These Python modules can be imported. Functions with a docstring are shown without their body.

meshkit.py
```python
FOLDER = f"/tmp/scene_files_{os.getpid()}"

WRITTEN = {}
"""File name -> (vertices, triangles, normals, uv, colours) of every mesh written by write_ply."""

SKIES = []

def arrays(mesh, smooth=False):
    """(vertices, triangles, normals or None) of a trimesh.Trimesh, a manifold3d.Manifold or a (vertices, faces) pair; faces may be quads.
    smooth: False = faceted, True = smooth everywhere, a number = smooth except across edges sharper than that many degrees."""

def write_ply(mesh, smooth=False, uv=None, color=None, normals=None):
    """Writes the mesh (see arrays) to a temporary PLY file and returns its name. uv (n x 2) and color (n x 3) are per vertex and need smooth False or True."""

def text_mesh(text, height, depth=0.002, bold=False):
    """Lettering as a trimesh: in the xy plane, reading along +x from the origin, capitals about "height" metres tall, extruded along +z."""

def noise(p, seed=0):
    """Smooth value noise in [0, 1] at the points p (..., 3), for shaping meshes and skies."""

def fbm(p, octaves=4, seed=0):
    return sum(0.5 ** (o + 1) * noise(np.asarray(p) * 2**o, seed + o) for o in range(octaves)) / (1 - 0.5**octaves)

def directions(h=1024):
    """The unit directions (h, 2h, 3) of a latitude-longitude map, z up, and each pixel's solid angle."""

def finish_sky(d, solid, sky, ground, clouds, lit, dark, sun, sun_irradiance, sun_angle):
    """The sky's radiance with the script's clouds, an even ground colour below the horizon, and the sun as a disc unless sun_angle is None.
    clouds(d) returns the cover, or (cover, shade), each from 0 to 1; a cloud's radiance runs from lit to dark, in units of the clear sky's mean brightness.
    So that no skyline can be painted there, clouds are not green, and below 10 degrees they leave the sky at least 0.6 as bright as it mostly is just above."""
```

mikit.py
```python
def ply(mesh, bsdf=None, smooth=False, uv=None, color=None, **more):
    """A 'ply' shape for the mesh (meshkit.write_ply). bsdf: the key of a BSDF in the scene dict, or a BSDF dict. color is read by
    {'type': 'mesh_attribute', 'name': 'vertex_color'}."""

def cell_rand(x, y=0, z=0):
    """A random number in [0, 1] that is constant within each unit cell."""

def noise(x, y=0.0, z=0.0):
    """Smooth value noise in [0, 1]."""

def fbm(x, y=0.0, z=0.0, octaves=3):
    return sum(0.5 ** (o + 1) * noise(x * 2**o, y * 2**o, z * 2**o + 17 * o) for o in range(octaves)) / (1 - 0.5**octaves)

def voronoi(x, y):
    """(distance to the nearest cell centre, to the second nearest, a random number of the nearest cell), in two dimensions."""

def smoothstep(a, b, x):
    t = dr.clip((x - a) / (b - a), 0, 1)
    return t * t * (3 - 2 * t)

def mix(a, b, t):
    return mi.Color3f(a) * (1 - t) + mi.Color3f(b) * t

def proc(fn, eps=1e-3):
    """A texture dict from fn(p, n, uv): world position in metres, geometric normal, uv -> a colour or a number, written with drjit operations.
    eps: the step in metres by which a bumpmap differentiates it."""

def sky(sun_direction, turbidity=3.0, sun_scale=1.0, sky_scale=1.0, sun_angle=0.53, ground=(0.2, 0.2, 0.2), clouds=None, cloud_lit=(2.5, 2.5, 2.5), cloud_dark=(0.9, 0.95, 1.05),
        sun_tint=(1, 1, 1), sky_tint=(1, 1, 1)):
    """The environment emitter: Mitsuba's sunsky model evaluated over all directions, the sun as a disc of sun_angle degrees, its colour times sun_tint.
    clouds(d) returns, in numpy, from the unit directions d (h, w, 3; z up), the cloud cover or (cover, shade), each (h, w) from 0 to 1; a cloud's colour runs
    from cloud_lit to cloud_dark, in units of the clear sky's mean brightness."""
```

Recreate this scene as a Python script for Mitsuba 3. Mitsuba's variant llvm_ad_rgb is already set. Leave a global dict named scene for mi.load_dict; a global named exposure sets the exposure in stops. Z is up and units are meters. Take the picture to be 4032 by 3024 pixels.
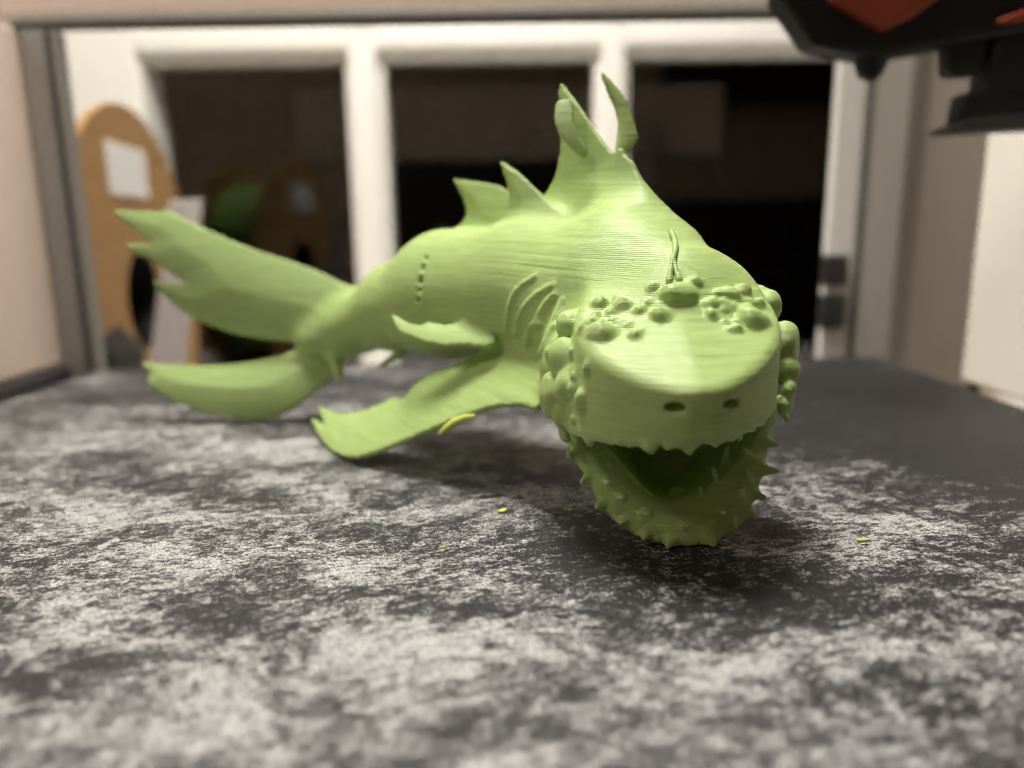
import math, numpy as np, trimesh, manifold3d as m3, drjit as dr, mitsuba as mi, mikit, meshkit
from mitsuba import ScalarTransform4f as T

# ---------------------------------------------------------------- camera, lamps, exposure
scene, labels = {}, {}
exposure = 0.0
CAM = (0.0, 0.0, 0.0425)
scene['camera'] = {'type': 'thinlens', 'fov': 69.0, 'fov_axis': 'x', 'near_clip': 0.005, 'far_clip': 20.0,
    'aperture_radius': 0.0012, 'focus_distance': 0.1015,
    'to_world': T().look_at(origin=CAM, target=(0.0, 0.97922, -0.16029), up=(0.01483, 0.20276, 0.97912))}
LAMP_POS, LAMP_L = (-0.06, 0.22, 0.58), (50.5, 47.7, 42.9)
FILL_POS, FILL_L = (-0.95, -0.36, 1.12), (14.0, 13.0, 11.6)  # added unseen fill lamp, lifts the fronts that the work lamp misses

# ---------------------------------------------------------------- materials
def rgb(*c): return {'type': 'rgb', 'value': list(c)}
def mat(name, base, rough=0.6, spec=0.5, **k):
    b = base if isinstance(base, dict) else rgb(*base)
    scene[name] = {'type': 'twosided', 'bsdf': {'type': 'principled', 'base_color': b, 'roughness': rough, 'specular': spec, **k}}
    return name
noise, fbm, smoothstep, mix = mikit.noise, mikit.fbm, mikit.smoothstep, mikit.mix

def layers(pitch, tilt, wob):
    def f(p, n, uv):
        x, y, z = p.x * 1000, p.y * 1000, p.z * 1000
        w = (noise(x * 0.35, y * 0.35, z * 1.4) - 0.5) * wob
        s = (z + tilt[0] * x + tilt[1] * y + w) / pitch
        k = dr.floor(s)
        a = 0.65 + 0.7 * noise(k * 3.1, x * 0.09, y * 0.09)
        t = s - k
        ridge = dr.sqrt(dr.maximum(1 - dr.square(2 * t - 1), 0.0))
        grain = noise(x * 2.2, y * 2.2, z * 7.0) * 0.35
        return ridge * a + grain + 1.7 * noise(s * 0.42, x * 0.035, y * 0.035) + 0.9 * noise(s * 0.9 + 7, x * 0.06, y * 0.06) + 0.5 * noise(k * 1.7 + 40, x * 0.05, y * 0.05)
    return f
def plastic(name, pitch, tilt, wob, height, rough=0.42, tint=1.0):
    def col(p, n, uv):
        x, y, z = p.x * 1000, p.y * 1000, p.z * 1000
        v = fbm(x * 0.25, y * 0.25, z * 2.2, 3)
        c = mix((0.338, 0.475, 0.160), (0.385, 0.525, 0.192), smoothstep(0.25, 0.75, v))
        return c * tint
    scene[name] = {'type': 'twosided', 'bsdf': {'type': 'bumpmap', 'arbitrary': mikit.proc(layers(pitch, tilt, wob), 2.5e-5), 'scale': height,
        'bsdf': {'type': 'principled', 'base_color': mikit.proc(col), 'roughness': rough, 'specular': 0.45}}}
    return name
plastic('green_plastic', 0.255, (0.012, -0.03), 0.05, 8.0e-5)
plastic('green_plastic_head', 0.25, (-0.012, 0.02), 0.04, 6.5e-5)
plastic('green_plastic_jaw', 0.335, (-0.02, 0.10), 0.10, 17.0e-5, 0.30, 0.97)
mat('stressed_plastic', (0.62, 0.62, 0.36), 0.5)
mat('flake_plastic', (0.52, 0.62, 0.13), 0.45)

# build plate print: pale mottled stone streaks on black, painted shade mixed in near the jaw and right rear, (x, y, radius x, radius y, bias) in mm
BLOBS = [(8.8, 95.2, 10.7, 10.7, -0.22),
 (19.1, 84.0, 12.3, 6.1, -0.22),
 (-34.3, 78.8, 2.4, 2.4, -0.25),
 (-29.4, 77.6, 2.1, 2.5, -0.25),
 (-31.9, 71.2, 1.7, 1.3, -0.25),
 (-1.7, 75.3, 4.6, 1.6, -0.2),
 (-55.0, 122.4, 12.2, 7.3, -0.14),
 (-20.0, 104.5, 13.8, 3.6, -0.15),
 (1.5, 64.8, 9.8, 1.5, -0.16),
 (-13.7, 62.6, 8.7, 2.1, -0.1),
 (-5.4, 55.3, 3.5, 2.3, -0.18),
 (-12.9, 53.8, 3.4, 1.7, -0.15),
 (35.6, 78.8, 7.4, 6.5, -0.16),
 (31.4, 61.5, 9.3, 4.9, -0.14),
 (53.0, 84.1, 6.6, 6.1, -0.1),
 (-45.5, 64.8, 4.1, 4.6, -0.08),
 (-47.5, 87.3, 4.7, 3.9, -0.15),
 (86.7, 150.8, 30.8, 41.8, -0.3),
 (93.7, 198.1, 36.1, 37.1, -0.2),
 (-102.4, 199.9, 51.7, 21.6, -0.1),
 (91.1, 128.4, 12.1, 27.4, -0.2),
 (-45.8, 97.1, 22.7, 9.5, 0.08),
 (-17.5, 89.6, 6.6, 6.1, 0.22),
 (-3.1, 71.1, 12.6, 2.5, 0.16),
 (-43.5, 147.3, 17.2, 13.8, 0.15),
 (-87.5, 149.6, 19.7, 12.4, 0.08),
 (-63.7, 106.2, 8.6, 11.2, 0.1),
 (57.0, 101.5, 11.8, 4.8, 0.26),
 (59.3, 85.1, 5.0, 5.0, 0.26),
 (47.2, 64.8, 2.2, 4.6, 0.22),
 (-22.1, 56.3, 8.8, 3.0, 0.12),
 (5.3, 56.3, 7.9, 4.2, 0.12),
 (-5.5, 70.3, 8.7, 5.3, 0.1),
 (55.6, 127.4, 8.9, 4.7, 0.12),
 (22.4, 67.0, 4.1, 1.6, 0.08),
 (-42.1, 71.2, 9.8, 2.7, 0.1),
 (-6.9, 59.7, 6.7, 2.6, 0.08),
 (10.0, 108.9, 4.3, 2.7, 0.1)]
def plate_tone(x, y):
    wx = x + 9 * (noise(x * 0.06, y * 0.09, 3.0) - 0.5) + 2.2 * (noise(x * 0.4, y * 0.5, 9.0) - 0.5)
    wy = y + 7 * (noise(x * 0.06, y * 0.09, 5.0) - 0.5) + 2.0 * (noise(x * 0.4, y * 0.5, 11.0) - 0.5)
    b = 0.02
    for (cx, cy, rx, ry, s) in BLOBS:
        b = b + s * dr.exp(-dr.square((wx - cx) / rx) - dr.square((wy - cy) / ry))
    big = fbm(wx * 0.065, wy * 0.12, 1.0, 3)
    mid = fbm(wx * 0.46, wy * 0.72, 7.0, 3)
    streak = fbm(x * 0.75 + y * 0.3, y * 2.6 - x * 0.7, 3.0, 3)
    fine = fbm(x * 3.3, y * 3.9, 2.0, 3)
    b = b - 0.22 * smoothstep(135.0, 215.0, y + 0.35 * x) - 0.16 * smoothstep(40.0, 100.0, x + 0.15 * y - 14)  # darker to the rear and right: black print plus painted shade
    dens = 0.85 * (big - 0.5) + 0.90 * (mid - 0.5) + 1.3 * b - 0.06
    v = dens + 1.15 * (fine - 0.5) + 0.85 * (streak - 0.5)
    return smoothstep(-0.38, 0.48, v), fine
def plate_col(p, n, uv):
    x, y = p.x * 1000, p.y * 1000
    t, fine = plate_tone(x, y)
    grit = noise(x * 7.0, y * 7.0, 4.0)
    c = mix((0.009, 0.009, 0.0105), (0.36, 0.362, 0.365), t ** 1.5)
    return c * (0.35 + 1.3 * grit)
def plate_bump(p, n, uv):
    x, y = p.x * 1000, p.y * 1000
    return 0.55 * noise(x * 5.0, y * 5.0, 1.0) + 0.45 * noise(x * 10.0 + 3, y * 10.0, 2.0) + 0.8 * noise(x * 2.0, y * 2.0, 6.0)
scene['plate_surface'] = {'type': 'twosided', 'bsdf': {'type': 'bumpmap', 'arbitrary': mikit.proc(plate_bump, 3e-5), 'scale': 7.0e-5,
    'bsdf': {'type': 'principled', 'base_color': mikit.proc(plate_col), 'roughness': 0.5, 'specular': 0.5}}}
mat('plate_edge', (0.03, 0.03, 0.032), 0.5)
mat('grey_aluminium', (0.30, 0.285, 0.265), 0.5)
mat('bright_aluminium', (0.80, 0.79, 0.77), 0.4)
mat('pale_aluminium', (0.47, 0.445, 0.415), 0.45)
mat('dark_seam', (0.05, 0.05, 0.05), 0.6)
mat('beige_panel', (0.74, 0.605, 0.52), 0.55)
mat('shaded_beige_panel', (0.17, 0.145, 0.12), 0.6)  # beige wall in shade, the shade put into the base colour
mat('cream_panel', (0.80, 0.77, 0.71), 0.5)
def paint(p, n, uv):
    return mix((0.80, 0.785, 0.75), (0.86, 0.845, 0.81), fbm(p.x * 30, p.y * 30, p.z * 12, 3))
mat('white_paint', mikit.proc(paint), 0.4)
mat('black_plastic', (0.007, 0.007, 0.008), 0.5, 0.3)
mat('dark_grey_plastic', (0.022, 0.021, 0.023), 0.5)
mat('red_plastic', (0.25, 0.042, 0.017), 0.5)
def card(p, n, uv):
    f = fbm(p.x * 60, p.y * 60, p.z * 300, 4)
    return mix((0.27, 0.16, 0.07), (0.36, 0.22, 0.10), f)
mat('cardboard', mikit.proc(card), 0.85, 0.2)
mat('paper', (0.72, 0.70, 0.70), 0.7)
mat('grey_print', (0.40, 0.40, 0.41), 0.7)
mat('lavender_card', (0.50, 0.47, 0.47), 0.6)
mat('filament_green', (0.27, 0.42, 0.13), 0.4)
mat('room_wall', (0.72, 0.575, 0.43), 0.9)
mat('shelf_wood', (0.05, 0.04, 0.035), 0.7)
mat('lamp_metal', (0.6, 0.6, 0.6), 0.4)
scene['glass'] = {'type': 'thindielectric', 'int_ior': 1.62, 'ext_ior': 1.0}

# ---------------------------------------------------------------- helpers
MM = 0.001
def add(key, mesh, bsdf, smooth=False, label=None, cat=None, group=None, kind=None):
    k, i = key, 0
    while k in scene:
        i += 1
        k = f'{key}_{i:03d}'
    scene[k] = mikit.ply(mesh, bsdf, smooth)
    tag(k, label, cat, group, kind)
    return k
def tag(k, label=None, cat=None, group=None, kind=None):
    d = {a: b for a, b in (('label', label), ('category', cat), ('group', group), ('kind', kind)) if b}
    if d: labels[k] = d
def tm(man):
    m = man.to_mesh()
    return trimesh.Trimesh(m.vert_properties[:, :3], m.tri_verts, process=False)
def rbox(x0, x1, y0, y1, z0, z1, r=0.0015, seg=8):
    """A box with rounded edges, in metres."""
    s = m3.Manifold.sphere(r, seg)
    pts = [s.translate([x, y, z]) for x in (x0 + r, x1 - r) for y in (y0 + r, y1 - r) for z in (z0 + r, z1 - r)]
    return tm(m3.Manifold.batch_hull(pts))
def hull(pts, r, seg=10):
    """The rounded hull of the points, metres."""
    return tm(m3.Manifold.batch_hull([m3.Manifold.sphere(r, seg).translate(list(map(float, p))) for p in pts]))
def chain(pts, rad, seg=12):
    out = m3.Manifold()
    for (a, b, ra, rb) in zip(pts[:-1], pts[1:], rad[:-1], rad[1:]):
        out = out + m3.Manifold.batch_hull([m3.Manifold.sphere(float(ra), seg).translate(list(map(float, a))), m3.Manifold.sphere(float(rb), seg).translate(list(map(float, b)))])
    return tm(out)

# ---------------------------------------------------------------- the print bed
PL = (-0.1335, 0.1190, -0.030, 0.2395)
bed = trimesh.creation.extrude_polygon(__import__('shapely').box(PL[0] + .004, PL[2] + .004, PL[1] - .004, PL[3] - .004).buffer(.004, quad_segs=6), 0.0016, engine='earcut')
bed.apply_translation([0, 0, -0.0016])
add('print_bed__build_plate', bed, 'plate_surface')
hb = rbox(PL[0] + .003, PL[1] - .003, PL[2] + .003, PL[3] - .003, -0.0085, -0.0017, 0.001)
add('print_bed__heater_base', hb, 'plate_edge')
tag('print_bed', 'black printer bed with a pale mottled stone pattern under the green figurine', 'printer bed')

# ---------------------------------------------------------------- the green figurine: one distance field, cut into its parts
def vec(a): return np.asarray(a, np.float32)
def smin(a, b, k):
    h = np.clip(0.5 + 0.5 * (b - a) / k, 0, 1)
    return b + (a - b) * h - k * h * (1 - h)
def cone(p, a, b, ra, rb):
    a, b = vec(a), vec(b)
    ba = b - a
    t = np.clip(((p - a) @ ba) / (ba @ ba), 0, 1)
    return np.linalg.norm(p - a - t[:, None] * ba, axis=1) - (ra + (rb - ra) * t)
def cones(pts, k=0.0):
    def f(p):
        d = None
        for (a, b) in zip(pts[:-1], pts[1:]):
            e = cone(p, a[:3], b[:3], a[3], b[3])
            d = e if d is None else smin(d, e, k) if k else np.minimum(d, e)
        return d
    return f
def ellipsoid(c, r):
    c, r = vec(c), vec(r)
    def f(p):
        q = (p - c) / r
        k = np.linalg.norm(q, axis=1)
        g = np.linalg.norm(q / r, axis=1)
        return k * (k - 1) / np.maximum(g, 1e-6)
    return f
def lumpy(c, r):
    e, m = ellipsoid(c, r), min(r)
    def f(p):
        q = (p - vec(c)) / m
        return e(p) + 0.085 * m * (np.sin(1.9 * q[:, 0] + c[0]) * np.sin(2.3 * q[:, 2] + c[2]) + np.sin(1.7 * q[:, 1] + 2.9 * q[:, 0] + c[1]))
    return f
def chaikin(poly, n=1, r=0.18):
    p = np.asarray(poly, float)
    for _ in range(n):
        q = np.roll(p, -1, 0)
        p = np.stack([p * (1 - r) + q * r, p * r + q * (1 - r)], 1).reshape(-1, 2)
    return p
def poly_dist(poly, a, b):
    n = len(poly)
    best = np.full(a.shape, 1e9, np.float32)
    inside = np.zeros(a.shape, bool)
    for i in range(n):
        x0, y0 = poly[i]
        x1, y1 = poly[(i + 1) % n]
        ex, ey = x1 - x0, y1 - y0
        t = np.clip(((a - x0) * ex + (b - y0) * ey) / (ex * ex + ey * ey + 1e-12), 0, 1)
        best = np.minimum(best, (a - x0 - t * ex) ** 2 + (b - y0 - t * ey) ** 2)
        if y0 != y1:
            c = ((y0 > b) != (y1 > b)) & (a < ex * (b - y0) / (y1 - y0) + x0)
            inside ^= c
    d = np.sqrt(best)
    return np.where(inside, -d, d)
def fin(frame, poly, edge=0.3, slope=0.12, most=1.0, curve=(0, 0, 0), bowl=None, rag=0.18):
    """A plate over a polygon in the plane of frame (origin, u, v, normal), thin at its edges and thicker inside, bent by curve = (uu, vv, uv)."""
    o, u, v, n = map(vec, frame)
    poly = chaikin(poly)
    ca, cb = np.asarray(poly).mean(0)
    def f(p):
        q = p - o
        a, b, c = q @ u, q @ v, q @ n
        d2 = poly_dist(poly, a, b)
        d2 = d2 + rag * np.sin(4.7 * a + 1.3 * b) * np.sin(3.1 * b - 1.9 * a) + 0.5 * rag * np.sin(9.1 * a) * np.sin(8.3 * b)
        ins = np.maximum(-d2, 0)
        c = c - (curve[0] * (a - ca) ** 2 + curve[1] * (b - cb) ** 2 + curve[2] * (a - ca) * (b - cb))
        if bowl: c = c - bowl(a, b, ins)
        t = edge + (most - edge) * (1 - np.exp(-slope * ins / (most - edge)))
        w = np.abs(c) - t
        return np.sqrt(np.maximum(d2, 0) ** 2 + np.maximum(w, 0) ** 2) + np.minimum(np.maximum(d2, w), 0)
    return f

BODY = cones([(24.56, 107.45, 28.75, 10.5), (17.35, 118.09, 30.85, 13.2), (3.91, 134.61, 31.7, 12.3), (-12.33, 149.56, 29.92, 12.2), (-23.72, 160.1, 26.61, 9.0), (-34.88, 167.36, 22.18, 6.2), (-44.06, 169.62, 18.3, 4.6)], 3.0)
THROAT = cones([(12.62, 108.29, 22.99, 8.6), (19.41, 104.27, 23.27, 9)], 2.0)
NAPE = cones([(16.14, 127.15, 45.01, 1.8), (17.64, 121.0, 39.95, 5.8), (21.25, 112.71, 34.44, 7.3), (24.04, 107.06, 31.82, 7.8)], 3.0)
HX, HROLL = 22.0, math.radians(3.2)
SNOUT = [(0, 82.7), (2, 82.95), (4.2, 84.0), (6.5, 85.6), (8.4, 87.3), (10.9, 90.1), (12.4, 92.6), (13.1, 95), (13.2, 97.5), (12.2, 100.5), (10.0, 104.5), (7.5, 108.5), (4.5, 112)]
SNOUT = chaikin([(x, y) for x, y in SNOUT] + [(-x, y) for x, y in SNOUT[:0:-1]], 1, 0.25)
def head_local(p):
    x, z = p[:, 0] - HX, p[:, 2] - 22.0
    c, s = math.cos(HROLL), math.sin(HROLL)
    return x * c + z * s, p[:, 1], z * c - x * s + 22.0
def roof(x, y):
    return 25.0 + 0.60 * (y - 84) - 0.12 * np.sqrt(x * x + 0.3) - 0.03 * np.maximum(y - 97, 0) ** 2
def smax(a, b, k): return -smin(-a, -b, k)
def HEAD(p):
    x, y, z = head_local(p)
    zr = roof(x, y)
    s = 1 + np.where(x > 0, -0.0035, 0.011) * np.clip(zr - z, 0, 16)
    side = poly_dist(SNOUT, x / s, y - 0.28 * np.clip(zr - z, 0, 14) * np.exp(-(x / 11) ** 2))
    top = (z - zr) * 0.84
    lip = 16.6 - 0.035 * (y - 88) + 0.013 * np.maximum(x, 0) ** 2 + 0.3 * np.sin(x * 1.9) * np.sin(x * 0.7 + 1) + 0.15 * np.sin(x * 4.1)
    d = smax(smax(side, top, 1.3), (lip - z), 0.8)
    return d
CAVITY = [(24.03, -5.75), (20.32, -3.38), (17.55, -2.71), (13.86, -2.37), (10.07, -2.12), (7.06, -2.37), (5.28, -3.84), (3.74, -7.13), (2.89, -11.26), (2.83, -15.6), (3.69, -19.48), (6.12, -24.1)]
def jaw_bowl(a, b, ins):
    d = -poly_dist(CAVITY, a, b)
    return 0.7 * (1 - np.exp(-ins / 1.2)) - 0.5 * np.clip(ins - 2.2, 0, 6.0) - 2.2 * np.clip(d + 0.3, 0, 5.5)
def build_prims():
    P = []          # (part, function, centre, reach, smooth radius)
    def add_p(part, f, k, c, r): P.append((part, f, vec(c), r, k))
    add_p('body', BODY, 2.0, (-10, 135, 25), 75)
    add_p('body', THROAT, 3.0, (15, 112, 20), 40)
    add_p('body', NAPE, 4.0, (15, 120, 38), 40)
    add_p('head', HEAD, 4.5, (22, 98, 25), 34)
    for part, frame, poly, kw, k in FINS:
        pts = np.array([vec(frame[0]) + vec(frame[1]) * a + vec(frame[2]) * b for a, b in poly])
        c = (pts.max(0) + pts.min(0)) / 2
        kw = dict(kw)
        if kw.pop('jaw', None): kw['bowl'] = jaw_bowl
        add_p(part, fin(frame, poly, **kw), k, c, np.linalg.norm(pts - c, axis=1).max() + 8)
    for part, c, r in LUMPS:
        add_p(part, lumpy(c, r), 0.3 if 'wart' in part else 0.35, c, max(r) + 5)
    for part, pts, k in SPIKES:
        q = np.array(pts)[:, :3]
        c = q.mean(0)
        add_p(part, cones(pts), k, c, np.linalg.norm(q - c, axis=1).max() + 5)
    return P
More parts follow.
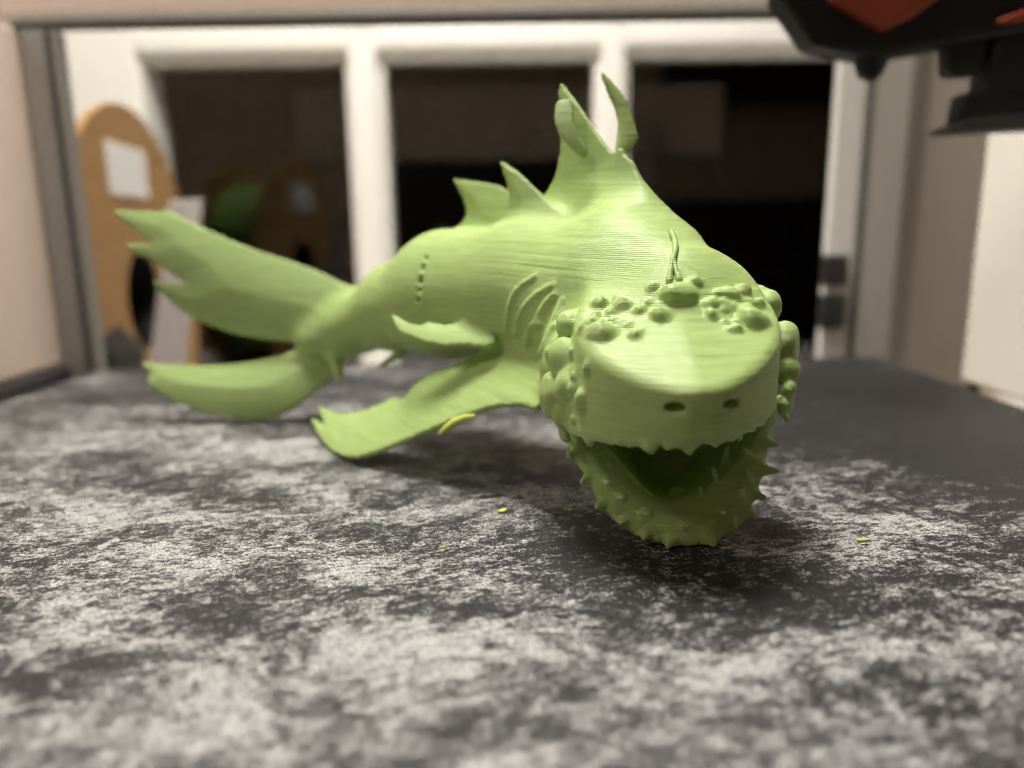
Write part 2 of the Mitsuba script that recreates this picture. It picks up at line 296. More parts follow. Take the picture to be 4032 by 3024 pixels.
FINS = [('dorsal_fin', ((23.5041, 117.3161, 41.9016),
 (-0.6176, 0.7561, 0.2167),
 (-0.1516, 0.1559, -0.9761),
 (-0.7718, -0.6356, 0.0183)), [(30.28, 3.91),
 (27.43, -0.63),
 (26.12, -3.05),
 (25.34, -5.96),
 (25.45, -9.46),
 (26.11, -11.69),
 (26.8, -15.05),
 (28.0, -17.58),
 (28.01, -19.59),
 (26.64, -18.8),
 (22.86, -16.53),
 (19.41, -13.94),
 (16.14, -11.75),
 (14.19, -10.4),
 (12.73, -10.01),
 (11.29, -11.21),
 (10.27, -9.99),
 (8.26, -9.21),
 (6.02, -6.36),
 (3.41, -3.82),
 (0.19, -1.39),
 (-4.85, 1.05),
 (0.07, 10.36),
 (16.7, 8.42),
 (25.79, 6.36)], {'edge': 0.35, 'slope': 0.15, 'most': 2.4, 'rag': 0.12}, 6.5),
 ('dorsal_fin__torn_flap', ((10.342, 127.1152, 54.7007),
 (-0.3289, 0.2359, 0.9144),
 (-0.9117, 0.1731, -0.3726),
 (-0.2462, -0.9562, 0.1582)), [(9.16, -0.47),
 (8.32, -3.11),
 (6.2, -2.56),
 (4.57, -2.2),
 (1.97, -1.96),
 (-0.55, -2.64),
 (-1.97, -1.63),
 (-1.04, -0.84),
 (0.66, 0.0),
 (3.57, 0.97),
 (6.14, 0.83)], {'edge': 0.45, 'slope': 0.05, 'most': 0.8, 'curve': (-0.02, 0, 0), 'rag': 0.05}, 0.6),
 ('dorsal_fin__horn', ((19.0832, 127.3965, 56.0588),
 (-0.0365, 0.265, 0.9635),
 (-0.9918, -0.1281, -0.0023),
 (0.1229, -0.9557, 0.2675)), [(12.32, 3.68),
 (10.77, 1.83),
 (8.19, -0.12),
 (5.46, -1.28),
 (2.33, -2.02),
 (0.62, -2.31),
 (-0.47, -1.38),
 (-1.4, -0.69),
 (-2.17, 0.53),
 (-1.7, 1.82),
 (1.17, 1.33),
 (3.5, 0.95),
 (5.84, 1.35),
 (8.57, 2.43)], {'edge': 0.4, 'slope': 0.15, 'most': 1.1, 'curve': (0.0, 0.01, 0), 'rag': 0.04}, 0.8),
 ('dorsal_spike', ((8.9821, 129.4971, 44.0117),
 (-0.7384, 0.6742, -0.0127),
 (-0.0032, -0.0223, -0.9997),
 (-0.6743, -0.7382, 0.0187)), [(14.34, -10.88),
 (12.98, -10.37),
 (9.36, -8.27),
 (5.63, -5.28),
 (2.02, -2.0),
 (-1.99, 0.98),
 (0.5, 5.03),
 (10.08, 4.97),
 (14.0, 1.62),
 (12.58, -0.81),
 (11.96, -4.04),
 (12.7, -7.3)], {'edge': 0.35, 'slope': 0.25, 'most': 2.2}, 2.5),
 ('dorsal_spike_001', ((-0.0719, 145.3054, 43.9123),
 (-0.7658, 0.6413, -0.0476),
 (-0.0197, -0.0974, -0.995),
 (-0.6427, -0.7611, 0.0872)), [(14.85, -9.61),
 (11.51, -8.91),
 (7.15, -8.12),
 (1.78, -6.9),
 (-4.5, -2.25),
 (-1.18, 5.27),
 (12.19, 4.71),
 (15.44, 1.59),
 (12.43, -0.35),
 (10.89, -2.35),
 (11.14, -3.91),
 (12.67, -6.49)], {'edge': 0.35, 'slope': 0.2, 'most': 2.0}, 2.5),
 ('tail_fin', ((-34.7853, 168.6269, 28.3143),
 (-0.9381, 0.1409, 0.3164),
 (-0.334, -0.1262, -0.9341),
 (-0.0917, -0.9819, 0.1654)), [(-3.04, -1.01),
 (-0.12, -1.35),
 (4.03, -1.96),
 (9.91, -2.65),
 (15.63, -2.76),
 (20.18, -2.7),
 (25.88, -2.61),
 (31.71, -2.81),
 (37.7, -3.42),
 (42.53, -3.96),
 (47.41, -4.61),
 (49.36, -4.87),
 (49.96, -3.8),
 (52.26, -3.28),
 (54.87, -2.22),
 (57.61, -1.57),
 (60.49, -0.54),
 (58.99, 0.44),
 (55.45, 1.53),
 (51.85, 2.82),
 (48.95, 3.44),
 (52.12, 4.58),
 (55.41, 5.76),
 (53.69, 7.11),
 (50.69, 7.25),
 (46.4, 7.75),
 (42.47, 9.03),
 (38.74, 9.71),
 (42.95, 11.21),
 (47.29, 11.63),
 (45.86, 13.17),
 (41.59, 15.47),
 (37.0, 16.97),
 (32.12, 17.58),
 (25.16, 17.49),
 (18.54, 16.48),
 (12.16, 14.89),
 (8.58, 13.57),
 (2.88, 15.3),
 (-3.24, 13.23),
 (-6.01, 4.58)], {'edge': 0.35, 'slope': 0.1, 'most': 2.2, 'curve': (0.002, -0.012, 0)}, 3.0),
 ('tail_fin_001', ((-45.1911, 168.65, 13.6319),
 (-0.9981, 0.0582, -0.0221),
 (-0.0065, -0.4497, -0.8932),
 (-0.0619, -0.8913, 0.4492)), [(-5.53, 2.36),
 (-3.12, -2.14),
 (0.24, -3.91),
 (2.98, -4.11),
 (5.08, -2.93),
 (8.26, -1.57),
 (13.1, -0.59),
 (19.61, 0.24),
 (26.2, 0.28),
 (30.65, 0.05),
 (36.22, -0.22),
 (41.45, -1.04),
 (40.36, 0.57),
 (38.42, 1.85),
 (39.37, 3.17),
 (38.69, 5.07),
 (35.95, 6.79),
 (30.71, 9.43),
 (25.08, 11.3),
 (18.44, 12.85),
 (12.5, 13.31),
 (7.74, 12.66),
 (3.62, 10.4),
 (-0.44, 7.15),
 (-5.06, 3.66)], {'edge': 0.4, 'slope': 0.3, 'most': 3.4, 'curve': (0, -0.014, 0)}, 2.5),
 ('pelvic_fin', ((-4.6734, 125.552, 24.9613),
 (-0.8341, 0.5452, 0.0838),
 (-0.458, -0.5998, -0.6561),
 (-0.3074, -0.5857, 0.75)), [(21.4, -1.09),
 (19.87, -0.66),
 (17.42, 0.15),
 (14.39, 0.61),
 (13.0, 0.12),
 (12.43, -0.67),
 (10.67, -0.55),
 (8.75, -0.47),
 (6.3, -1.49),
 (4.08, -1.14),
 (-0.27, -0.37),
 (-3.35, 0.9),
 (-1.86, 2.45),
 (2.81, 2.68),
 (6.12, 3.79),
 (7.76, 3.59),
 (9.71, 3.77),
 (11.99, 3.47),
 (13.78, 3.17),
 (15.96, 2.82),
 (18.22, 1.91),
 (19.96, 0.51)], {'edge': 0.45, 'slope': 0.12, 'most': 1.1}, 2.0),
 ('pectoral_fin', ((-0.4907, 113.8258, 15.1848),
 (-0.7632, 0.538, -0.3579),
 (-0.2309, -0.7444, -0.6265),
 (-0.6035, -0.3955, 0.6923)), [(6.44, -14.73),
 (9.73, -14.75),
 (15.4, -14.71),
 (20.16, -14.71),
 (23.82, -14.61),
 (26.61, -13.71),
 (28.12, -12.15),
 (28.99, -10.62),
 (29.96, -10.47),
 (32.4, -12.02),
 (35.54, -11.48),
 (39.51, -11.05),
 (44.05, -11.43),
 (49.11, -12.41),
 (54.25, -14.5),
 (59.35, -17.51),
 (58.68, -16.17),
 (56.08, -13.54),
 (53.15, -10.29),
 (57.5, -13.19),
 (60.09, -14.41),
 (58.06, -11.98),
 (54.49, -8.85),
 (50.23, -5.2),
 (45.32, -1.99),
 (40.79, 0.16),
 (36.46, 1.27),
 (30.57, 1.23),
 (25.76, 0.79),
 (21.19, 0.25),
 (16.69, -0.05),
 (11.97, -0.7),
 (7.23, -0.8),
 (2.07, -0.43),
 (-3.14, 1.12),
 (-7.37, 3.5),
 (-10.57, 0.53),
 (-4.21, -9.18)], {'edge': 0.5, 'slope': 0.2, 'most': 0.95, 'curve': (0.0006, 0.0, 0)}, 2.5),
 ('jaw', ((23.267, 94.9009, 0.2345),
 (-0.6796, 0.4181, 0.6028),
 (-0.7332, -0.3577, -0.5784),
 (-0.0262, -0.835, 0.5496)), [(25.76, -1.9),
 (24.35, -0.77),
 (22.28, 0.64),
 (20.24, 2.03),
 (18.02, 2.5),
 (15.59, 3.1),
 (13.3, 3.88),
 (11.17, 4.51),
 (9.48, 4.62),
 (7.53, 4.36),
 (5.56, 3.96),
 (3.87, 3.2),
 (1.61, 1.95),
 (-0.25, 0.28),
 (-1.64, -1.44),
 (-2.58, -3.22),
 (-3.18, -5.39),
 (-3.46, -7.68),
 (-2.89, -10.32),
 (-1.96, -12.64),
 (-1.13, -14.64),
 (-0.16, -16.54),
 (1.13, -18.63),
 (2.26, -20.94),
 (3.13, -24.09),
 (4.71, -26.58)], {'edge': 0.9, 'slope': 0.1, 'most': 1.5, 'jaw': True}, 0.8)]
LUMPS = [('head__wart', (11.96, 99.6, 32.37),
 (1.3, 1.04, 1.39)),
 ('head__wart_001', (14.57, 98.06, 32.21),
 (1.34, 1.07, 1.45)),
 ('head__wart_002', (18.73, 98.74, 34.59),
 (0.92, 0.73, 0.99)),
 ('head__wart_003', (16.7, 96.54, 31.9),
 (0.9, 0.72, 0.9)),
 ('head__wart_004', (19.23, 95.04, 31.23),
 (1.42, 1.14, 1.48)),
 ('head__wart_005', (11.54, 94.44, 29.08),
 (2.12, 1.7, 1.84)),
 ('head__wart_006', (9.44, 95.74, 29.65),
 (0.78, 0.62, 1.27)),
 ('head__wart_007', (15.49, 92.86, 29.01),
 (0.93, 0.74, 1.09)),
 ('head__wart_008', (24.08, 98.0, 35.26),
 (0.97, 0.77, 1.06)),
 ('head__wart_009', (25.63, 95.91, 32.58),
 (1.07, 0.86, 0.97)),
 ('head__wart_010', (25.59, 94.68, 31.28),
 (0.94, 0.75, 1.11)),
 ('head__wart_011', (28.45, 97.45, 33.64),
 (1.45, 1.16, 1.28)),
 ('head__wart_012', (30.48, 98.36, 33.79),
 (1.34, 1.07, 1.52)),
 ('head__wart_013', (30.69, 94.58, 30.31),
 (2.24, 1.79, 2.14)),
 ('head__wart_014', (30.28, 95.78, 31.47),
 (1.31, 1.05, 1.34)),
 ('head__wart_015', (28.28, 92.75, 29.6),
 (0.87, 0.7, 1.09)),
 ('head__wart_016', (21.93, 97.32, 33.99),
 (2.46, 1.97, 1.58)),
 ('head__wart_017', (13.23, 96.02, 30.66),
 (0.66, 0.53, 0.67)),
 ('head__wart_018', (17.77, 97.2, 32.87),
 (0.6, 0.48, 0.68)),
 ('head__wart_019', (27.38, 96.18, 32.64),
 (0.72, 0.57, 0.82)),
 ('head__wart_020', (28.78, 96.02, 32.13),
 (0.84, 0.67, 0.9)),
 ('head__wart_021', (26.99, 93.8, 30.49),
 (0.59, 0.47, 0.66)),
 ('head__wart_022', (32.43, 97.36, 32.36),
 (0.85, 0.68, 1.06)),
 ('head__wart_023', (29.66, 93.46, 30.02),
 (0.58, 0.47, 0.66)),
 ('head__wart_024', (10.61, 96.7, 30.49),
 (0.9, 0.72, 0.98)),
 ('head__wart_025', (13.27, 97.75, 31.79),
 (0.61, 0.49, 0.68)),
 ('head__wart_026', (27.0, 97.14, 33.88),
 (0.72, 0.58, 0.83)),
 ('head__cheek_lump', (8.44, 102.46, 29.36),
 (2.11, 2.34, 2.56)),
 ('head__cheek_lump_001', (7.35, 99.87, 25.21),
 (2.39, 2.64, 2.9)),
 ('head__cheek_lump_002', (7.82, 97.79, 21.59),
 (2.36, 2.8, 3.23)),
 ('head__cheek_lump_003', (6.06, 103.61, 25.05),
 (1.44, 1.7, 1.96)),
 ('head__cheek_lump_004', (5.29, 100.55, 20.13),
 (1.54, 2.37, 3.2)),
 ('head__cheek_lump_005', (9.14, 96.05, 24.05),
 (1.22, 1.4, 1.58)),
 ('head__cheek_lump_006', (9.72, 98.46, 27.3),
 (0.99, 1.11, 1.24)),
 ('head__cheek_lump_007', (6.66, 99.11, 18.09),
 (1.52, 1.84, 2.16)),
 ('head__cheek_lump_008', (35.7, 103.9, 31.37),
 (1.87, 2.17, 2.46)),
 ('head__cheek_lump_009', (34.9, 105.22, 32.81),
 (1.57, 1.57, 1.57)),
 ('head__cheek_lump_010', (37.41, 101.35, 26.44),
 (2.29, 2.93, 3.57)),
 ('head__cheek_lump_011', (37.31, 99.16, 23.29),
 (1.63, 1.88, 2.13)),
 ('head__cheek_lump_012', (37.15, 97.65, 20.92),
 (0.99, 1.18, 1.37)),
 ('head__cheek_lump_013', (36.5, 97.23, 18.86),
 (0.99, 1.12, 1.24)),
 ('head__wart_027', (9.46, 92.16, 25.26),
 (0.7, 0.56, 1.02)),
 ('head__wart_028', (8.9, 92.84, 20.85),
 (1.12, 0.9, 1.63)),
 ('head__wart_029', (7.31, 98.35, 19.84),
 (0.84, 0.67, 1.34)),
 ('head__wart_030', (7.48, 95.77, 18.1),
 (0.44, 0.35, 0.6)),
 ('head__wart_031', (8.02, 94.88, 22.01),
 (0.86, 0.69, 1.01)),
 ('head__wart_032', (7.08, 101.92, 26.46),
 (0.73, 0.58, 1.03)),
 ('head__wart_033', (5.77, 104.5, 26.55),
 (0.61, 0.48, 0.96)),
 ('head__wart_034', (7.96, 101.0, 27.84),
 (0.85, 0.68, 1.01)),
 ('head__wart_035', (7.62, 102.68, 28.18),
 (0.45, 0.36, 0.7)),
 ('head__wart_036', (6.35, 103.44, 26.54),
 (0.97, 0.77, 1.51)),
 ('head__wart_037', (8.01, 96.72, 26.61),
 (0.6, 0.48, 0.73)),
 ('head__wart_038', (6.32, 106.4, 28.57),
 (0.63, 0.5, 0.89)),
 ('head__wart_039', (5.69, 104.21, 19.69),
 (0.64, 0.51, 0.82)),
 ('head__wart_040', (7.79, 96.68, 24.06),
 (0.58, 0.47, 0.8)),
 ('head__wart_041', (7.94, 103.31, 28.99),
 (0.96, 0.76, 1.09)),
 ('head__wart_042', (7.52, 95.93, 19.14),
 (0.44, 0.35, 0.67)),
 ('head__wart_043', (6.69, 101.11, 21.91),
 (0.45, 0.36, 0.52)),
 ('head__wart_044', (7.94, 94.36, 18.12),
 (0.59, 0.47, 0.77)),
 ('head__wart_045', (7.16, 100.5, 19.05),
 (0.5, 0.4, 0.76)),
 ('head__wart_046', (7.63, 95.49, 19.02),
 (0.45, 0.36, 0.71)),
 ('head__wart_047', (5.93, 103.04, 24.85),
 (0.77, 0.62, 1.22)),
 ('head__wart_048', (6.7, 103.56, 27.37),
 (0.5, 0.4, 0.59)),
 ('head__wart_049', (7.34, 95.97, 16.99),
 (0.51, 0.41, 0.59)),
 ('head__wart_050', (8.15, 94.88, 23.68),
 (0.62, 0.49, 0.77)),
 ('head__wart_051', (14.73, 94.67, 30.14),
 (0.49, 0.39, 0.55)),
 ('head__wart_052', (14.18, 99.38, 33.06),
 (0.65, 0.52, 0.73)),
 ('head__wart_053', (11.25, 97.68, 31.28),
 (0.62, 0.5, 0.7)),
 ('head__wart_054', (11.74, 96.06, 30.36),
 (0.64, 0.52, 0.72)),
 ('head__wart_055', (15.0, 94.84, 30.34),
 (0.39, 0.31, 0.44)),
 ('head__wart_056', (14.19, 98.76, 32.7),
 (0.63, 0.5, 0.7)),
 ('head__wart_057', (13.03, 97.33, 31.45),
 (0.67, 0.53, 0.75)),
 ('head__wart_058', (16.28, 93.4, 29.62),
 (0.48, 0.39, 0.54)),
 ('head__wart_059', (14.11, 95.4, 30.49),
 (0.5, 0.4, 0.56)),
 ('head__wart_060', (13.05, 97.71, 31.76),
 (0.41, 0.33, 0.46)),
 ('head__wart_061', (27.41, 92.7, 29.67),
 (0.74, 0.59, 0.83)),
 ('head__wart_062', (30.12, 95.92, 31.8),
 (0.54, 0.43, 0.61)),
 ('head__wart_063', (26.13, 96.18, 32.91),
 (0.7, 0.56, 0.79)),
 ('head__wart_064', (32.28, 97.13, 32.27),
 (0.71, 0.57, 0.8)),
 ('head__wart_065', (30.95, 94.93, 30.85),
 (0.65, 0.52, 0.73)),
 ('head__wart_066', (31.38, 96.89, 32.31),
 (0.68, 0.54, 0.76)),
 ('head__wart_067', (27.4, 95.46, 31.88),
 (0.69, 0.55, 0.78)),
 ('head__wart_068', (30.92, 97.11, 32.61),
 (0.76, 0.61, 0.86)),
 ('head__wart_069', (30.19, 95.52, 31.49),
 (0.42, 0.34, 0.47)),
 ('head__wart_070', (29.8, 97.02, 32.9),
 (0.66, 0.53, 0.75)),
 ('head__wart_071', (28.35, 93.9, 30.41),
 (0.64, 0.51, 0.72)),
 ('head__wart_072', (31.72, 97.06, 32.38),
 (0.66, 0.52, 0.74)),
 ('jaw__nub', (13.64, 100.53, 9.97),
 (0.83, 0.72, 0.66)),
 ('jaw__nub_001', (12.89, 98.56, 8.0),
 (0.75, 0.65, 0.6)),
 ('jaw__nub_002', (14.61, 97.36, 6.12),
 (0.98, 0.85, 0.78)),
 ('jaw__nub_003', (17.74, 96.04, 4.09),
 (1.05, 0.91, 0.84)),
 ('jaw__nub_004', (23.28, 94.98, 2.97),
 (0.9, 0.78, 0.72)),
 ('jaw__nub_005', (23.71, 103.19, 4.66),
 (1.12, 0.98, 0.9)),
 ('jaw__nub_006', (26.64, 99.35, 6.42),
 (0.83, 0.72, 0.66)),
 ('jaw__nub_007', (28.27, 95.81, 4.35),
 (0.68, 0.59, 0.54)),
 ('jaw__nub_008', (30.92, 97.23, 6.71),
 (0.75, 0.65, 0.6)),
 ('jaw__nub_009', (12.26, 98.35, 4.29),
 (0.68, 0.59, 0.54))]
SPIKES = [('gill_ridge', [(3.85, 114.81, 35.4, 0.42),
 (1.82, 117.32, 33.98, 0.42),
 (0.65, 118.52, 32.67, 0.42),
 (-0.03, 119.32, 30.99, 0.42),
 (-0.43, 120.2, 29.04, 0.42),
 (-0.77, 121.6, 26.91, 0.42)], 0.6),
 ('gill_ridge_001', [(6.28, 110.36, 34.42, 0.42),
 (4.33, 112.86, 33.15, 0.42),
 (3.11, 114.7, 31.96, 0.42),
 (1.91, 116.67, 30.28, 0.42),
 (1.18, 118.18, 28.51, 0.42),
 (0.72, 120.45, 25.75, 0.42)], 0.6),
 ('gill_ridge_002', [(6.45, 109.73, 33.11, 0.42),
 (5.67, 110.52, 32.1, 0.42),
 (5.01, 111.39, 30.78, 0.42),
 (4.23, 112.99, 28.72, 0.42)], 0.6),
 ('gill_ridge_003', [(7.08, 108.09, 30.89, 0.6),
 (6.18, 107.64, 29.0, 0.6),
 (5.46, 106.97, 27.62, 0.6),
 (4.71, 106.84, 26.09, 0.6),
 (4.25, 107.15, 24.69, 0.6)], 0.6),
 ('gill_ridge_004', [(7.5, 108.33, 32.28, 0.42),
 (6.77, 108.49, 30.79, 0.42),
 (6.22, 108.42, 29.59, 0.42),
 (5.78, 107.82, 28.45, 0.42)], 0.6),
 ('gill_ridge_005', [(5.54, 110.7, 32.08, 0.42),
 (4.49, 112.25, 30.42, 0.42),
 (3.96, 113.4, 29.03, 0.42),
 (3.7, 114.37, 27.77, 0.42)], 0.6),
 ('gill_ridge_006', [(1.76, 120.21, 24.47, 0.42),
 (1.64, 124.11, 21.92, 0.42)], 0.6),
 ('gill_ridge_007', [(4.68, 111.99, 28.56, 0.6),
 (3.63, 114.35, 28.06, 0.6),
 (3.02, 115.81, 27.38, 0.6),
 (2.63, 118.53, 24.86, 0.6),
 (2.74, 120.99, 22.81, 0.6)], 0.6),
 ('head__lip_nub', [(6.96, 99.73, 15.16, 0.75),
 (7.07, 99.53, 14.21, 0.6000000000000001)], 0.5),
 ('head__lip_nub_001', [(7.45, 99.43, 14.7, 0.6),
 (7.57, 99.27, 13.95, 0.48)], 0.5),
 ('head__lip_nub_002', [(8.19, 97.6, 15.72, 0.6),
 (8.31, 97.44, 14.98, 0.48)], 0.5),
 ('head__lip_nub_003', [(8.5, 97.47, 15.1, 0.55),
 (8.61, 97.29, 14.24, 0.44000000000000006)], 0.5),
 ('head__lip_nub_004', [(9.91, 93.66, 16.46, 0.8),
 (10.01, 93.41, 15.22, 0.6400000000000001)], 0.5),
 ('head__lip_nub_005', [(11.83, 90.82, 17.52, 0.65),
 (11.93, 90.64, 16.66, 0.52)], 0.5),
 ('head__lip_nub_006', [(12.29, 90.67, 16.77, 0.7),
 (12.39, 90.55, 16.19, 0.5599999999999999)], 0.5),
 ('head__lip_nub_007', [(13.35, 89.16, 16.88, 0.6),
 (13.46, 89.04, 16.31, 0.48)], 0.5),
 ('head__lip_nub_008', [(16.26, 87.14, 17.0, 0.55),
 (16.36, 86.99, 16.28, 0.44000000000000006)], 0.5),
 ('head__lip_nub_009', [(16.65, 87.01, 16.39, 0.8),
 (16.75, 86.97, 16.17, 0.6400000000000001)], 0.5),
 ('head__lip_nub_010', [(18.57, 86.62, 16.94, 0.6),
 (18.68, 86.51, 16.45, 0.48)], 0.5),
 ('head__lip_nub_011', [(21.14, 86.59, 16.79, 0.8),
 (21.25, 86.45, 16.13, 0.6400000000000001)], 0.5),
 ('head__lip_nub_012', [(24.42, 87.17, 17.16, 0.5),
 (24.52, 87.03, 16.49, 0.4)], 0.5),
 ('head__lip_nub_013', [(28.42, 90.77, 17.28, 0.6),
 (28.52, 90.58, 16.36, 0.48)], 0.5),
 ('head__lip_nub_014', [(31.21, 93.81, 17.15, 0.5),
 (31.32, 93.66, 16.44, 0.4)], 0.5),
 ('head__lip_nub_015', [(33.71, 95.96, 17.69, 0.7),
 (33.82, 95.74, 16.6, 0.5599999999999999)], 0.5),
 ('head__lip_nub_016', [(36.98, 99.25, 18.76, 0.8),
 (37.09, 98.97, 17.4, 0.6400000000000001)], 0.5),
 ('head__lip_nub_017', [(38.19, 100.48, 19.77, 0.8),
 (38.29, 100.09, 17.89, 0.6400000000000001)], 0.5),
 ('head__lip_nub_018', [(37.77, 99.9, 16.96, 0.5),
 (37.88, 99.73, 16.14, 0.4)], 0.5),
 ('jaw__spike', [(8.86, 101.51, 10.9, 0.54),
 (7.94, 100.98, 11.29, 0.6)], 0.6),
 ('jaw__spike_001', [(10.47, 99.8, 8.22, 0.63),
 (9.6, 99.12, 7.88, 0.5)], 0.6),
 ('jaw__spike_002', [(12.4, 97.75, 5.32, 0.7200000000000001),
 (11.62, 97.08, 5.06, 0.62)], 0.6),
 ('jaw__spike_003', [(15.32, 96.12, 3.42, 0.54),
 (14.64, 95.44, 3.13, 0.5)], 0.6),
 ('jaw__spike_004', [(21.27, 94.51, 1.11, 0.81),
 (20.64, 93.74, 0.36, 0.4)], 0.6),
 ('jaw__spike_005', [(18.22, 95.12, 1.9, 0.54),
 (17.52, 94.42, 1.48, 0.5)], 0.6),
 ('jaw__spike_006', [(34.74, 99.54, 9.09, 0.9),
 (36.86, 98.93, 9.12, 0.35)], 0.6),
 ('jaw__spike_007', [(33.32, 97.7, 6.37, 0.5850000000000001),
 (34.3, 97.0, 5.93, 0.5)], 0.6),
 ('jaw__spike_008', [(31.7, 96.24, 3.92, 0.63),
 (32.6, 95.63, 3.94, 0.55)], 0.6),
 ('jaw__spike_009', [(29.4, 95.32, 2.65, 0.54),
 (29.8, 94.63, 2.3, 0.45)], 0.6),
 ('jaw__spike_010', [(26.16, 94.55, 1.35, 0.81),
 (26.82, 93.79, 0.63, 0.5)], 0.6),
 ('jaw__spike_011', [(35.68, 101.55, 12.52, 0.81),
 (37.17, 100.87, 12.22, 0.35)], 0.6),
 ('jaw__spike_012', [(28.98, 95.53, 3.57, 0.54),
 (29.54, 94.98, 3.89, 0.4)], 0.6),
 ('jaw__spike_013', [(30.77, 103.4, 9.27, 0.55),
 (30.79, 102.64, 11.52, 0.44000000000000006)], 0.6),
 ('jaw__spike_014', [(28.55, 99.45, 7.85, 0.5),
 (27.73, 98.6, 9.64, 0.4)], 0.6),
 ('jaw__spike_015', [(32.47, 97.95, 8.24, 0.5),
 (31.79, 97.09, 10.01, 0.4)], 0.6),
 ('jaw__spike_016', [(26.58, 98.87, 6.25, 0.45),
 (25.77, 97.87, 7.3, 0.36000000000000004)], 0.6),
 ('jaw__spike_017', [(30.85, 96.74, 6.42, 0.5),
 (30.37, 95.75, 7.58, 0.4)], 0.6),
 ('jaw__spike_018', [(32.81, 99.9, 11.03, 0.5),
 (31.81, 98.95, 12.34, 0.4)], 0.6),
 ('jaw__spike_019', [(34.36, 99.58, 10.43, 0.4),
 (32.19, 98.69, 12.08, 0.32000000000000006)], 0.6),
 ('anal_spike', [(-39.46, 164.8, 14.75, 2.0),
 (-38.06, 162.08, 9.04, 0.35)], 1.5),
 ('anal_spike_001', [(-22.92, 155.18, 17.64, 1.1),
 (-27.87, 153.58, 14.83, 0.35)], 0.8),
 ('anal_spike_002', [(-47.74, 167.65, 18.64, 1.0),
 (-46.71, 166.93, 20.1, 0.6)], 0.6)]
HOLES = [((18.98, 84.04, 21.98), (1.29, 2.4, 0.64)), ((25.51, 84.37, 22.25), (1.24, 2.4, 0.59)), ((-15.38, 138.69, 37.76), (0.34, 1.0, 0.68)), ((-15.93, 137.72, 35.96), (0.42, 1.0, 0.93)), ((-16.35, 136.91, 33.67), (0.59, 1.0, 0.93)), ((-16.56, 136.61, 31.85), (0.34, 1.0, 0.51)), ((-16.8, 136.66, 30.16), (0.42, 1.0, 0.42))]

def field(p, prims, want_label=False):
    d = np.full(len(p), 30.0, np.float32)
    raw = np.full(len(p), 1e9, np.float32)
    lab = np.zeros(len(p), np.int16)
    for i, (part, f, c, r, k) in enumerate(prims):
        m = np.nonzero(np.abs(p - c).max(1) < r)[0]
        if not len(m): continue
        e = f(p[m]).astype(np.float32)
        d[m] = smin(d[m], e, k)
        if want_label:
            e2 = e - (0.12 if i > 3 else 0.0)
            better = e2 < raw[m]
            raw[m[better]] = e2[better]
            lab[m[better]] = i
    if not want_label:
        for c, r in HOLES:
            m = np.nonzero(np.abs(p - vec(c)).max(1) < 5)[0]
            if len(m): d[m] = np.maximum(d[m], -ellipsoid(c, r)(p[m]))
        d = np.maximum(d, 0.04 - p[:, 2])
    return lab if want_label else d

